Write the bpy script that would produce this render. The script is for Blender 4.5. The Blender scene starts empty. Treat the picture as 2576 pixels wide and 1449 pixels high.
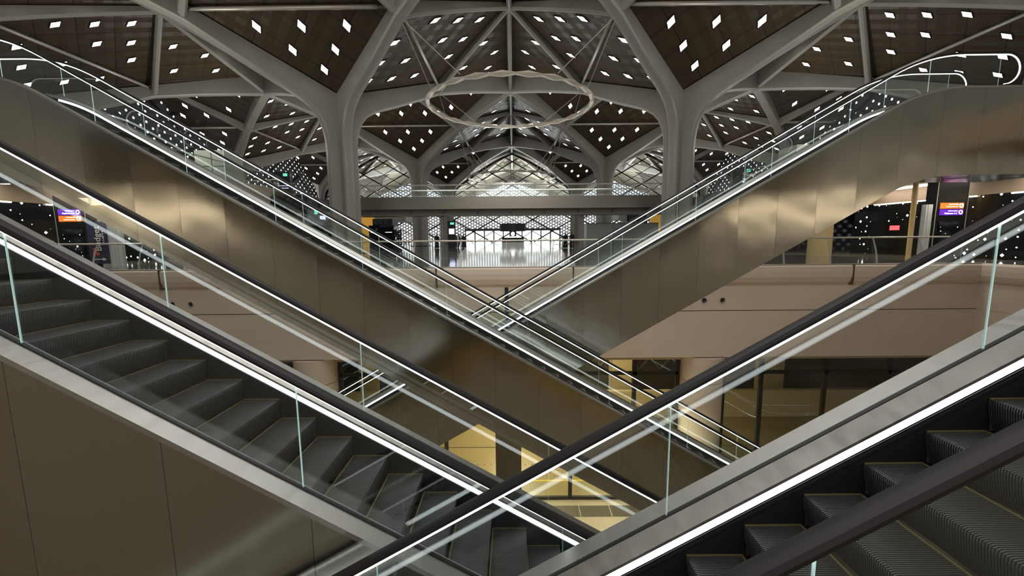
import bpy, math, random
from mathutils import Vector, Matrix
random.seed(7)
S = bpy.context.scene
COL = S.collection

# ------------------------------------------------------------------ camera (the eye is the origin, concourse floor at z = -1.25)
FPX, PITCH, ROLL, YAW, CAMX = 1026.8, .1246, .0087, -.0046, .2026
cd = bpy.data.cameras.new('camera'); cam = bpy.data.objects.new('camera', cd); COL.objects.link(cam)
cd.sensor_fit = 'HORIZONTAL'; cd.sensor_width = 36; cd.lens = FPX / 2576 * 36
cd.clip_start = .02; cd.clip_end = 600
R0 = Vector((math.cos(YAW), -math.sin(YAW), 0)); F0 = Vector((math.sin(YAW), math.cos(YAW), 0)); ZZ = Vector((0, 0, 1))
FW = F0 * math.cos(PITCH) - ZZ * math.sin(PITCH); UP = F0 * math.sin(PITCH) + ZZ * math.cos(PITCH)
RR = R0 * math.cos(ROLL) - UP * math.sin(ROLL); UU = UP * math.cos(ROLL) + R0 * math.sin(ROLL)
mw = Matrix((RR, UU, -FW)).transposed().to_4x4(); mw.translation = Vector((CAMX, 0, 0)); cam.matrix_world = mw
S.camera = cam

# ------------------------------------------------------------------ world, view, light paths
S.view_settings.view_transform = 'Standard'; S.view_settings.look = 'None'
S.view_settings.gamma = 1; S.view_settings.use_curve_mapping = False; S.view_settings.exposure = 0.13
S.cycles.max_bounces = 7; S.cycles.diffuse_bounces = 3; S.cycles.glossy_bounces = 4
S.cycles.transmission_bounces = 2; S.cycles.transparent_max_bounces = 40
S.cycles.caustics_reflective = False; S.cycles.caustics_refractive = False
S.cycles.sample_clamp_indirect = 4.0; S.cycles.use_denoising = True; S.cycles.adaptive_threshold = .02
W = bpy.data.worlds.new('hall_surroundings'); S.world = W; W.use_nodes = True
wn, wl = W.node_tree.nodes, W.node_tree.links
tc = wn.new('ShaderNodeTexCoord'); sx = wn.new('ShaderNodeSeparateXYZ'); rp = wn.new('ShaderNodeValToRGB'); ma = wn.new('ShaderNodeMath')
wl.new(tc.outputs['Generated'], sx.inputs[0]); ma.operation = 'MULTIPLY_ADD'; ma.inputs[1].default_value = .5; ma.inputs[2].default_value = .5
wl.new(sx.outputs['Z'], ma.inputs[0]); wl.new(ma.outputs[0], rp.inputs[0]); wl.new(rp.outputs[0], wn['Background'].inputs[0])
for e, (p, c) in zip([rp.color_ramp.elements[0], rp.color_ramp.elements[1], rp.color_ramp.elements.new(.45), rp.color_ramp.elements.new(.53), rp.color_ramp.elements.new(.62)],
                     [(0, (.16, .125, .085, 1)), (1, (.20, .19, .17, 1)), (.45, (.30, .25, .19, 1)), (.53, (.46, .42, .35, 1)), (.62, (.22, .21, .19, 1))]):
    e.position = p; e.color = c
wn['Background'].inputs[1].default_value = .55

def lamp(name, loc, size, power, color, target=None, size_y=None):
    l = bpy.data.lights.new(name, 'AREA'); l.energy = power; l.color = color; l.size = size
    if size_y: l.shape = 'RECTANGLE'; l.size_y = size_y
    o = bpy.data.objects.new(name, l); COL.objects.link(o); o.location = loc
    d = (Vector(target) - Vector(loc)) if target else Vector((0, 0, -1))
    o.rotation_euler = d.to_track_quat('-Z', 'Y').to_euler(); return o
lamp('hall_fill', (0, 17, 14.6), 14, 700, (1, .97, .92))  # unseen overhead fill added to brighten the hall
lamp('hall_fill', (0, 8, 15), 16, 2200, (1, .94, .87), (0, 17, -3))                       # unseen fill added in the bay over the escalators, brightens the edge band
lamp('hall_fill', (0, -16, 9), 16, 1500, (1, .93, .84), (0, 16, 0))         # added fill standing in for the lit hall behind the viewer
lamp('platform_lamp', (0, 21.5, -6.2), 3, 1750, (1, .84, .54), size_y=26)
lamp('platform_lamp', (6, 24.6, -6.0), 2, 1000, (1, .84, .54), (6, 25.6, -12), size_y=34)     # platform lighting behind the shopfront
lamp('forecourt_fill', (0, 94, 7.4), 60, 18000, (1, .99, .96), (0, 94.5, 20), size_y=6)  # added fill without a fixture, brightens the pale canopy beyond the glass
for q in (-1, 1):                                                            # unseen upward fills added over the galleries and bridge to brighten the ribs
    lamp('gallery_fill', (q * 22, 22, 3.9), 4, 640, (1, .97, .90), (q * 21, 22, 20)); lamp('gallery_fill', (q * 24, 42, 3.8), 5, 800, (1, .97, .90), (q * 23, 42, 20)); lamp('gallery_fill', (q * 24, 66, 5.0), 5, 700, (1, .97, .90), (q * 23, 66, 20))
lamp('bridge_fill', (0, 40, 3.75), 20, 700, (1, .97, .92), (0, 40.1, 20), size_y=2)  # upward fill added over the bridge deck for the roof ribs
for q in (-27, 0, 27): lamp('aisle_fill', (q, 40, 10.2), 5, 620, (1, .98, .94)); lamp('aisle_fill', (q, 68, 10.2), 5, 620, (1, .98, .94))  # unseen downward fills added along the aisles

# ------------------------------------------------------------------ materials
def mat(name, col=(.5, .5, .5), rough=.5, metal=0, emit=None, strength=0, spec=None, sample=True):
    m = bpy.data.materials.new(name); m.use_nodes = True
    b = m.node_tree.nodes['Principled BSDF']
    b.inputs['Base Color'].default_value = (*col, 1); b.inputs['Roughness'].default_value = rough; b.inputs['Metallic'].default_value = metal
    if spec is not None: b.inputs['Specular IOR Level'].default_value = spec
    if emit:
        b.inputs['Emission Color'].default_value = (*emit, 1); b.inputs['Emission Strength'].default_value = strength
        if not sample: m.cycles.emission_sampling = 'NONE'
    return m
class NT:
    def __init__(s, m): s.m = m; s.t = m.node_tree; s.b = s.t.nodes['Principled BSDF']
    def n(s, kind, **kw):
        x = s.t.nodes.new('ShaderNode' + kind)
        for k, v in kw.items(): setattr(x, k, v)
        return x
    def link(s, a, b): s.t.links.new(a, b)
    def math(s, op, a, b=None, c=None):
        x = s.n('Math', operation=op)
        for i, v in enumerate((a, b, c)):
            if v is None: continue
            if hasattr(v, 'is_linked') or hasattr(v, 'links'): s.link(v, x.inputs[i])
            else: x.inputs[i].default_value = v
        return x.outputs[0]
    def xyz(s):
        t = s.n('TexCoord'); p = s.n('SeparateXYZ'); s.link(t.outputs['Object'], p.inputs[0]); return t.outputs['Object'], p.outputs
    def bump(s, h, strength, dist=.02):
        b = s.n('Bump'); b.inputs['Strength'].default_value = strength; b.inputs['Distance'].default_value = dist
        s.link(h, b.inputs['Height']); s.link(b.outputs[0], s.b.inputs['Normal']); return b
    def mixc(s, f, a, b):
        x = s.n('MixRGB'); s.link(f, x.inputs[0]); x.inputs[1].default_value = (*a, 1); x.inputs[2].default_value = (*b, 1); return x.outputs[0]

M = {}
def steel_cladding():
    m = mat('brushed_bronze_steel', (.40, .36, .30), .34, 1); n = NT(m); o, p = n.xyz()
    fr = n.math('FRACT', n.math('ADD', p[0], 100.35)); d = n.math('ABSOLUTE', n.math('SUBTRACT', fr, .5)); seam = n.math('LESS_THAN', d, .0032)
    pid = n.math('FLOOR', n.math('ADD', p[0], 99.85)); wnz = n.n('TexWhiteNoise', noise_dimensions='1D'); n.link(pid, wnz.inputs['W'])
    nz = n.n('TexNoise', noise_dimensions='4D'); n.link(o, nz.inputs['Vector']); n.link(n.math('MULTIPLY', wnz.outputs[0], 20), nz.inputs['W'])
    nz.inputs['Scale'].default_value = .9; nz.inputs['Detail'].default_value = .5
    n.bump(nz.outputs[0], .6, .06)
    cr = n.mixc(seam, (.41, .39, .335), (.18, .17, .145)); n.link(cr, n.b.inputs['Base Color'])
    br = n.n('TexNoise'); mp = n.n('Mapping'); n.link(o, mp.inputs[0]); mp.inputs['Scale'].default_value = (90, 90, 1.2); n.link(mp.outputs[0], br.inputs[0])
    n.link(n.math('MULTIPLY_ADD', br.outputs[0], .10, .13), n.b.inputs['Roughness'])
    return m
M['cladding'] = steel_cladding()
def deck_steel():
    m = mat('satin_steel', (.47, .46, .44), .3, 1); n = NT(m); o, p = n.xyz()
    nz = n.n('TexNoise'); mp = n.n('Mapping'); n.link(o, mp.inputs[0]); mp.inputs['Scale'].default_value = (2.2, .3, 2.2); n.link(mp.outputs[0], nz.inputs[0]); nz.inputs['Detail'].default_value = 3
    n.link(n.math('MULTIPLY_ADD', nz.outputs[0], .3, .24), n.b.inputs['Roughness']); n.bump(nz.outputs[0], .1, .02)
    return m
M['deck'] = deck_steel()
M['rubber'] = mat('black_rubber', (.012, .011, .011), .5, spec=.3)
M['groove'] = mat('black_gasket', (.012, .013, .014), .45)
M['skirt'] = mat('dark_skirt', (.010, .010, .010), .42)
M['led'] = mat('led_white', (1, 1, 1), .4, emit=(.93, .97, 1), strength=4.2)
M['led_rail'] = mat('handrail_led', (1, 1, 1), .4, emit=(.92, .99, .97), strength=1.5)
def glassmat(name, tint, edge=False):
    m = bpy.data.materials.new(name); m.use_nodes = True; t = m.node_tree; t.nodes.clear()
    out = t.nodes.new('ShaderNodeOutputMaterial'); mx = t.nodes.new('ShaderNodeMixShader'); tr = t.nodes.new('ShaderNodeBsdfTransparent'); gl = t.nodes.new('ShaderNodeBsdfGlossy')
    tr.inputs[0].default_value = (*tint, 1); gl.inputs['Roughness'].default_value = 0; gl.inputs[0].default_value = (.92, .97, .96, 1)
    g = t.nodes.new('ShaderNodeNewGeometry'); dp = t.nodes.new('ShaderNodeVectorMath'); dp.operation = 'DOT_PRODUCT'
    t.links.new(g.outputs['Normal'], dp.inputs[0]); t.links.new(g.outputs['Incoming'], dp.inputs[1])
    def mt(op, a, b=None):
        x = t.nodes.new('ShaderNodeMath'); x.operation = op
        for i, v in enumerate((a, b)):
            if v is None: continue
            if isinstance(v, (int, float)): x.inputs[i].default_value = v
            else: t.links.new(v, x.inputs[i])
        return x.outputs[0]
    c = mt('SUBTRACT', 1.0, mt('ABSOLUTE', dp.outputs['Value'])); f = mt('ADD', mt('MULTIPLY', mt('POWER', c, 5), .9), .042)
    t.links.new(f, mx.inputs[0]); t.links.new(tr.outputs[0], mx.inputs[1]); t.links.new(gl.outputs[0], mx.inputs[2]); t.links.new(mx.outputs[0], out.inputs[0])
    return m
M['glass'] = glassmat('clear_glass', (.955, .975, .97))
M['glass_edge'] = mat('glass_edge', (.78, .94, .92), .3, emit=(.62, .95, .92), strength=.22, sample=False)  # faint glow added for LED light carried to the panel edges
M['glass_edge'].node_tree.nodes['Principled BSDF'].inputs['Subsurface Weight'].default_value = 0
def stepmat():
    m = mat('step_aluminium', (.075, .075, .074), .45, .3); n = NT(m); o, p = n.xyz()
    nz = n.n('TexNoise'); n.link(o, nz.inputs[0]); nz.inputs['Scale'].default_value = 9
    n.link(n.math('MULTIPLY_ADD', nz.outputs[0], .25, .3), n.b.inputs['Roughness']); return m
M['step'] = stepmat()
M['yellow'] = mat('demarcation_yellow', (.16, .13, .05), .6)
def ribmat():
    m = mat('rib_grey_paint', (.31, .305, .275), .42); n = NT(m); o, p = n.xyz()
    nz = n.n('TexNoise'); n.link(o, nz.inputs[0]); nz.inputs['Scale'].default_value = .5; nz.inputs['Detail'].default_value = 4
    n.link(n.mixc(nz.outputs[0], (.285, .28, .25), (.335, .33, .305)), n.b.inputs['Base Color']); return m
M['rib'] = ribmat()
M['tube'] = mat('tube_steel', (.55, .53, .49), .35, .4)
def skinmat(name, a, b, rough, em=None):
    m = mat(name, a, rough); n = NT(m); o, p = n.xyz()
    pp = n.math('MULTIPLY', n.math('ADD', p[0], p[1]), .70711); qq = n.math('MULTIPLY', n.math('SUBTRACT', p[0], p[1]), .70711)
    def saw(v, per, off): return n.math('ABSOLUTE', n.math('SUBTRACT', n.math('FRACT', n.math('DIVIDE', n.math('ADD', v, 210 + off), per)), .5))
    l = n.math('MAXIMUM', n.math('GREATER_THAN', saw(pp, 2.1, -.55 - 1.05 + 2.1), .487), n.math('GREATER_THAN', saw(qq, 2.1, -.55 - 1.05 + 2.1), .487))
    n.link(n.mixc(l, a, b), n.b.inputs['Base Color'])
    n.bump(n.math('ADD', saw(pp, 1.05, 0), saw(qq, 1.05, 0)), .5, .17); return m
M['skin'] = skinmat('brown_panel', (.056, .041, .024), (.012, .009, .006), .36)
M['cream'] = skinmat('cream_panel', (.66, .60, .48), (.12, .11, .1), .5)
M['sky'] = mat('skylight_glow', (1, 1, 1), .5, emit=(1, .97, .92), strength=7.0)
M['skyframe'] = mat('skylight_reveal', (.03, .022, .016), .4)
def floormat():
    m = mat('polished_terrazzo', (.20, .195, .18), .07); n = NT(m); o, p = n.xyz()
    nz = n.n('TexNoise'); n.link(o, nz.inputs[0]); nz.inputs['Scale'].default_value = 6; nz.inputs['Detail'].default_value = 6
    fx = n.math('ABSOLUTE', n.math('SUBTRACT', n.math('FRACT', n.math('DIVIDE', n.math('ADD', p[0], 300), 1.2)), .5)); fy = n.math('ABSOLUTE', n.math('SUBTRACT', n.math('FRACT', n.math('DIVIDE', n.math('ADD', p[1], 300), 1.2)), .5))
    l = n.math('GREATER_THAN', n.math('MAXIMUM', fx, fy), .496)
    x = n.n('MixRGB'); n.link(l, x.inputs[0]); n.link(n.mixc(nz.outputs[0], (.165, .16, .145), (.24, .23, .21)), x.inputs[1]); x.inputs[2].default_value = (.09, .088, .08, 1); n.link(x.outputs[0], n.b.inputs['Base Color'])
    n.b.inputs['Specular IOR Level'].default_value = .9; return m
M['floor'] = floormat()
def concrete(name, a, b, rough=.6):
    m = mat(name, a, rough); n = NT(m); o, p = n.xyz()
    nz = n.n('TexNoise'); n.link(o, nz.inputs[0]); nz.inputs['Scale'].default_value = 1.3; nz.inputs['Detail'].default_value = 5
    n.link(n.mixc(nz.outputs[0], a, b), n.b.inputs['Base Color']); return m
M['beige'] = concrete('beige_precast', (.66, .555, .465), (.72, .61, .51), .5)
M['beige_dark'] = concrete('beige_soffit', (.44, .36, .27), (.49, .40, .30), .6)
M['joint'] = mat('joint_dark', (.09, .06, .045), .8)
M['black'] = mat('black_glass', (.008, .009, .009), .06, spec=.6)
M['pylon'] = mat('black_laminate', (.010, .010, .009), .25, spec=.25)
M['black_matte'] = mat('black_panel', (.015, .015, .015), .5)
M['frame'] = mat('dark_frame', (.018, .016, .013), .4)
M['platform'] = concrete('platform_terrazzo', (.30, .235, .105), (.35, .27, .12), .25)
M['tan'] = concrete('tan_plaster', (.62, .50, .27), (.68, .55, .30), .6)
M['lowfloor'] = concrete('lower_terrazzo', (.36, .31, .22), (.41, .35, .25), .3)
M['grate'] = mat('steel_grating', (.10, .09, .07), .5, .5)
M['white'] = mat('white_glow', (1, 1, 1), .5, emit=(1, .99, .97), strength=1.7)
M['cove'] = mat('cove_strip', (1, 1, 1), .5, emit=(1, .84, .60), strength=9)
M['strip'] = mat('white_strip', (1, 1, 1), .5, emit=(1, .90, .84), strength=8)
M['purple'] = mat('purple_display', (.05, .01, .2), .3, emit=(.16, .02, .62), strength=.9)
M['orange'] = mat('orange_display', (.8, .2, .02), .3, emit=(1, .17, .02), strength=1.0)
M['teal'] = mat('teal_display', (.1, .6, .5), .3, emit=(.12, .75, .55), strength=1.0)
M['bluew'] = mat('blue_white_display', (.6, .6, 1), .3, emit=(.62, .66, 1), strength=1.4)
M['redd'] = mat('red_display', (.8, .1, .1), .3, emit=(1, .12, .14), strength=1.0)
M['text'] = mat('lit_lettering', (1, 1, 1), .4, emit=(.9, .93, 1), strength=1.6)
M['paint_white'] = mat('white_lettering', (.75, .72, .66), .5)
M['navy'] = mat('navy_fabric', (.015, .02, .06), .7)
M['red_print'] = mat('red_print', (.55, .05, .03), .6)
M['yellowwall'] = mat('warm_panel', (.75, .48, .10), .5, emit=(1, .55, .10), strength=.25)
M['robe'] = mat('black_cloth', (.012, .012, .013), .8)
M['thobe'] = mat('white_cloth', (.6, .6, .58), .8)
M['skin_tone'] = mat('skin', (.30, .17, .11), .55)
M['creambox'] = mat('cream_panel_plain', (.50, .50, .42), .5)
M['greybox'] = mat('pale_grey_panel', (.34, .38, .37), .35)
M['whitefabric'] = concrete('pale_column', (.42, .42, .40), (.62, .62, .60), .4)
M['gold'] = mat('warm_beige_column', (.62, .48, .24), .45)
def dotscreen(name, base, dot, strength, px, pz, r, axis=0, sparse=0.0, basecol_emit=0, zlim=None):
    m = mat(name, base, .5); n = NT(m); o, p = n.xyz(); u = p[axis]; v = p[2]
    def grid(du, dv):
        a = n.math('SUBTRACT', n.math('FRACT', n.math('DIVIDE', n.math('ADD', u, 400 + du), px)), .5); b = n.math('SUBTRACT', n.math('FRACT', n.math('DIVIDE', n.math('ADD', v, 400 + dv), pz)), .5)
        a = n.math('MULTIPLY', a, px); b = n.math('MULTIPLY', b, pz)
        d = n.math('SQRT', n.math('ADD', n.math('MULTIPLY', a, a), n.math('MULTIPLY', b, b)))
        k = n.math('LESS_THAN', d, r)
        if sparse:
            ca = n.n('CombineXYZ'); n.link(n.math('FLOOR', n.math('DIVIDE', n.math('ADD', u, 400 + du), px)), ca.inputs[0]); n.link(n.math('FLOOR', n.math('DIVIDE', n.math('ADD', v, 400 + dv), pz)), ca.inputs[1]); ca.inputs[2].default_value = du
            w = n.n('TexWhiteNoise'); n.link(ca.outputs[0], w.inputs['Vector']); k = n.math('MULTIPLY', k, n.math('GREATER_THAN', w.outputs['Value'], sparse))
        return k
    k = n.math('MAXIMUM', grid(0, 0), grid(px / 2, pz / 2))
    n.b.inputs['Emission Color'].default_value = (*dot, 1); n.link(n.math('MULTIPLY', k, strength), n.b.inputs['Emission Strength'])
    return m
M['dots'] = dotscreen('perforated_screen', (.42, .45, .55), (.97, .98, 1), 1.9, 1.42, .80, .25)
M['dots_side'] = dotscreen('dark_perforated_screen', (.035, .033, .032), (.95, .97, 1), 3.0, 1.55, 1.1, .13, axis=1)
def stardots(name, axis, cell, r):  # glowing dots painted for facade lights reflected in dark glass
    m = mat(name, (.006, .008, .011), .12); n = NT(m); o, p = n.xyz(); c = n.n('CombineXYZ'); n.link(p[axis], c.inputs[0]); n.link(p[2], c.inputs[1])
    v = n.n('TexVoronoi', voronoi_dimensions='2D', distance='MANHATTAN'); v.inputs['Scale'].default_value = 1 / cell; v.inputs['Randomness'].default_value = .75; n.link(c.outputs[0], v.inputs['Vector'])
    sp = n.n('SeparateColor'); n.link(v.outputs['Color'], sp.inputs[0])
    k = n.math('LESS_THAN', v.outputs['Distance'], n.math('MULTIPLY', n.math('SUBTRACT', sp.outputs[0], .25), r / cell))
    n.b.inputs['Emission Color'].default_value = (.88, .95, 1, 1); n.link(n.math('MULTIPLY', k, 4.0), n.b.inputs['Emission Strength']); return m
M['stars'] = stardots('painted_star_dots', 1, .40, .115)
M['stars_x'] = stardots('painted_star_dots_small', 0, .24, .07)

# ------------------------------------------------------------------ mesh helpers
class MB:
    def __init__(s): s.v = []; s.f = []; s.mi = []
    def add(s, vs, fs, mi=0):
        b = len(s.v); s.v += [tuple(x) for x in vs]; s.f += [tuple(b + i for i in f) for f in fs]; s.mi += [mi] * len(fs)
    def box(s, lo, hi, mi=0):
        x0, y0, z0 = lo; x1, y1, z1 = hi
        s.add([(x0, y0, z0), (x1, y0, z0), (x1, y1, z0), (x0, y1, z0), (x0, y0, z1), (x1, y0, z1), (x1, y1, z1), (x0, y1, z1)],
              [(3, 2, 1, 0), (4, 5, 6, 7), (0, 1, 5, 4), (1, 2, 6, 5), (2, 3, 7, 6), (3, 0, 4, 7)], mi)
    def rings(s, rings, closed=True, caps=True, mi=0):
        n = len(rings[0]); vs = [p for r in rings for p in r]; fs = []
        for i in range(len(rings) - 1):
            for j in range(n if closed else n - 1):
                k = (j + 1) % n; fs.append((i * n + j, i * n + k, (i + 1) * n + k, (i + 1) * n + j))
        if caps and closed: fs.append(tuple(range(n - 1, -1, -1))); fs.append(tuple((len(rings) - 1) * n + j for j in range(n)))
        s.add(vs, fs, mi)
    def prism(s, poly, z0, z1, mi=0): s.rings([[(x, y, z0) for x, y in poly], [(x, y, z1) for x, y in poly]], mi=mi)
    def tube(s, pts, r, n=10, mi=0):
        pts = [Vector(p) for p in pts]; rg = []
        for i, p in enumerate(pts):
            d = (pts[min(i + 1, len(pts) - 1)] - pts[max(i - 1, 0)]).normalized()
            a = d.cross(Vector((0, 0, 1)) if abs(d.z) < .95 else Vector((1, 0, 0))).normalized(); b = d.cross(a)
            rr = r[i] if isinstance(r, (list, tuple)) else r
            rg.append([p + a * rr * math.cos(2 * math.pi * k / n) + b * rr * math.sin(2 * math.pi * k / n) for k in range(n)])
        s.rings(rg, mi=mi)
    def bar(s, p, q, w, h, up=(0, 0, 1), mi=0):
        p = Vector(p); q = Vector(q); d = (q - p).normalized(); u = Vector(up); a = d.cross(u).normalized() * (w / 2); b = a.normalized().cross(d) * (h / 2)
        s.rings([[e + a + b, e - a + b, e - a - b, e + a - b] for e in (p, q)], mi=mi)
    def lathe(s, prof, n=24, c=(0, 0), mi=0):
        s.rings([[(c[0] + r * math.cos(2 * math.pi * k / n), c[1] + r * math.sin(2 * math.pi * k / n), z) for k in range(n)] for r, z in prof], mi=mi)
    def mesh(s, name, mats, smooth=False):
        me = bpy.data.meshes.new(name); me.from_pydata(s.v, [], s.f)
        for m in (mats if isinstance(mats, (list, tuple)) else [mats]): me.materials.append(m)
        me.polygons.foreach_set('material_index', s.mi)
        if smooth: me.polygons.foreach_set('use_smooth', [True] * len(s.f))
        me.update(); return me
def link(name, me, parent=None, loc=(0, 0, 0), rot=(0, 0, 0)):
    o = bpy.data.objects.new(name, me); COL.objects.link(o); o.parent = parent; o.location = loc; o.rotation_euler = rot; return o
def part(name, mb, mats, parent, smooth=False, loc=(0, 0, 0), rot=(0, 0, 0)):
    o = link(name, mb.mesh(name, mats, smooth), parent, loc, rot)
    if smooth:
        try: o.data.set_sharp_from_angle(angle=.6)
        except Exception: pass
    return o
def tag(o, label, cat, group=None, kind=None):
    o['label'] = label; o['category'] = cat
    if group: o['group'] = group
    if kind: o['kind'] = kind
    return o
def empty(name, loc, label, cat, group=None, rz=0, kind=None):
    o = bpy.data.objects.new(name, None); COL.objects.link(o); o.location = loc; o.rotation_euler = (0, 0, rz); return tag(o, label, cat, group, kind)
def struct(name, mb, mats, smooth=False, label=None):
    o = part(name, mb, mats, None, smooth); o['kind'] = 'structure'
    if label: o['label'] = label
    return o
def kids(o, table):
    return table.get(o.name, [])
def copy_tree(o, loc=None, rz=None):
    c = o.copy(); COL.objects.link(c)
    if loc is not None: c.location = loc
    if rz is not None: c.rotation_euler = (0, 0, rz)
    for ch in o.children:
        d = ch.copy(); COL.objects.link(d); d.parent = c
        for g in ch.children:
            e = g.copy(); COL.objects.link(e); e.parent = d
    return c
def lettering(body, size, mat_, parent, loc, rot, name='lettering', align='CENTER'):
    c = bpy.data.curves.new(name, 'FONT'); c.body = body; c.size = size; c.align_x = align; c.align_y = 'CENTER'; c.extrude = .004
    c.materials.append(mat_); o = bpy.data.objects.new(name, c); COL.objects.link(o); o.parent = parent; o.location = loc; o.rotation_euler = rot
    dg = bpy.context.evaluated_depsgraph_get(); me = bpy.data.meshes.new_from_object(o.evaluated_get(dg)); o2 = link(name, me, parent, loc, rot)
    bpy.data.objects.remove(o); bpy.data.curves.remove(c); o2.name = name; return o2

def strokes(parent, x, y, z, h, w, mat_, rows=1, name='illegible_lettering'):
    mb = MB(); rnd = random.Random(int(abs(x * 31 + z * 17) * 10) + rows)
    for r in range(rows):
        u = -w / 2
        while u < w / 2:
            l = rnd.uniform(.25, .9) * h; k = rnd.uniform(.35, .6) * h; mb.box((x + u, y - .004, z - r * h * 1.5 - k / 2), (x + min(u + l, w / 2), y, z - r * h * 1.5 + k / 2)); u += l + .22 * h
    o = part(name, mb, mat_, parent); return o
# ------------------------------------------------------------------ escalators
SL = math.tan(math.radians(30)); Z0 = -1.77; ZU = 4.45; ZD = -11.03; WB = 1.24
def ref_line():
    tu = (ZU - Z0) / SL; td = (ZD - Z0) / SL; L = .95; P = [(td - 3.2, ZD)]
    def fillet(tc, zc, a0, a1):
        r = L / math.tan(math.radians(75)); out = []
        p0 = (tc - L * math.cos(a0), zc - L * math.sin(a0)); p2 = (tc + L * math.cos(a1), zc + L * math.sin(a1))
        for i in range(11):
            s = i / 10; out.append(((1 - s) ** 2 * p0[0] + 2 * s * (1 - s) * tc + s * s * p2[0], (1 - s) ** 2 * p0[1] + 2 * s * (1 - s) * zc + s * s * p2[1]))
        return out
    A = math.radians(30)
    P += fillet(td, ZD, 0, A) + fillet(tu, ZU, A, 0) + [(12.75, ZU)]
    return P
RL = ref_line()
def zref(t):
    for (a, b), (c, d) in zip(RL, RL[1:]):
        if a <= t <= c: return b + (d - b) * (t - a) / (c - a) if c > a else b
    return RL[0][1] if t < RL[0][0] else ZU
TEND = 14.2
def vsweep(sec, t0=None, t1=None, mi=0, mb=None):
    mb = mb or MB(); ts = [t for t, _ in RL if (t0 is None or t > t0) and (t1 is None or t < t1)]
    if t0 is not None: ts = [t0] + ts
    if t1 is not None: ts = ts + [t1]
    mb.rings([[(t, y, zref(t) + h) for y, h in sec] for t in ts], mi=mi); return mb
def rail_path(off=0):
    P = [(t, z) for t, z in RL]; r = .36
    up = [(12.75 + r * math.sin(a), ZU - r + r * math.cos(a)) for a in [math.pi * k / 14 for k in range(1, 15)]]
    t0, z0 = RL[0]; dn = [(t0 - r * math.sin(a), z0 - r + r * math.cos(a)) for a in [math.pi * k / 14 for k in range(14, 0, -1)]]
    return dn + P + up
def nsweep(path, sec):
    mb = MB(); rg = []
    for i, p in enumerate(path):
        a = path[max(i - 1, 0)]; b = path[min(i + 1, len(path) - 1)]; dx, dz = b[0] - a[0], b[1] - a[1]; l = math.hypot(dx, dz)
        nx, nz = -dz / l, dx / l; rg.append([(p[0] + nx * n, y, p[1] + nz * n) for y, n in sec])
    mb.rings(rg); return mb
HR = [(-.041, .012), (-.043, .030), (-.033, .048), (-.012, .054), (.012, .054), (.033, .048), (.043, .030), (.041, .012), (.028, .004), (-.028, .004)]
STEP_N = [1.364 + .352 * k for k in range(-31, 27)]
def step_mesh():
    mb = MB(); path = [(.352, 0, 0, 1), (.02, 0, 0, 1), (0, -.006, -.7, .7), (-.002, -.03, -1, 0), (.008, -.10, -1, 0), (.03, -.17, -.95, .2), (.045, -.215, -.9, .3)]
    w = .99; pitch = .0125; n = int(w / pitch); prof = []
    y = -w / 2
    for i in range(n): prof += [(y, 0), (y + .0055, 0), (y + .0065, -.009), (y + .0115, -.009)]; y += pitch
    prof.append((w / 2, 0))
    mb.rings([[(t + nx * d, yy, z + nz * d) for yy, d in prof] for t, z, nx, nz in path], closed=False)
    mb.box((.02, -.495, -.2), (.34, -.49, -.012)); mb.box((.02, .49, -.2), (.34, .495, -.012))
    mb.box((.338, -.495, -.004), (.351, .495, .004), 1); mb.box((.0, -.499, -.004), (.351, -.488, .003), 1); mb.box((.0, .488, -.004), (.351, .499, .003), 1)
    return mb.mesh('step', [M['step'], M['yellow']])
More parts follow.
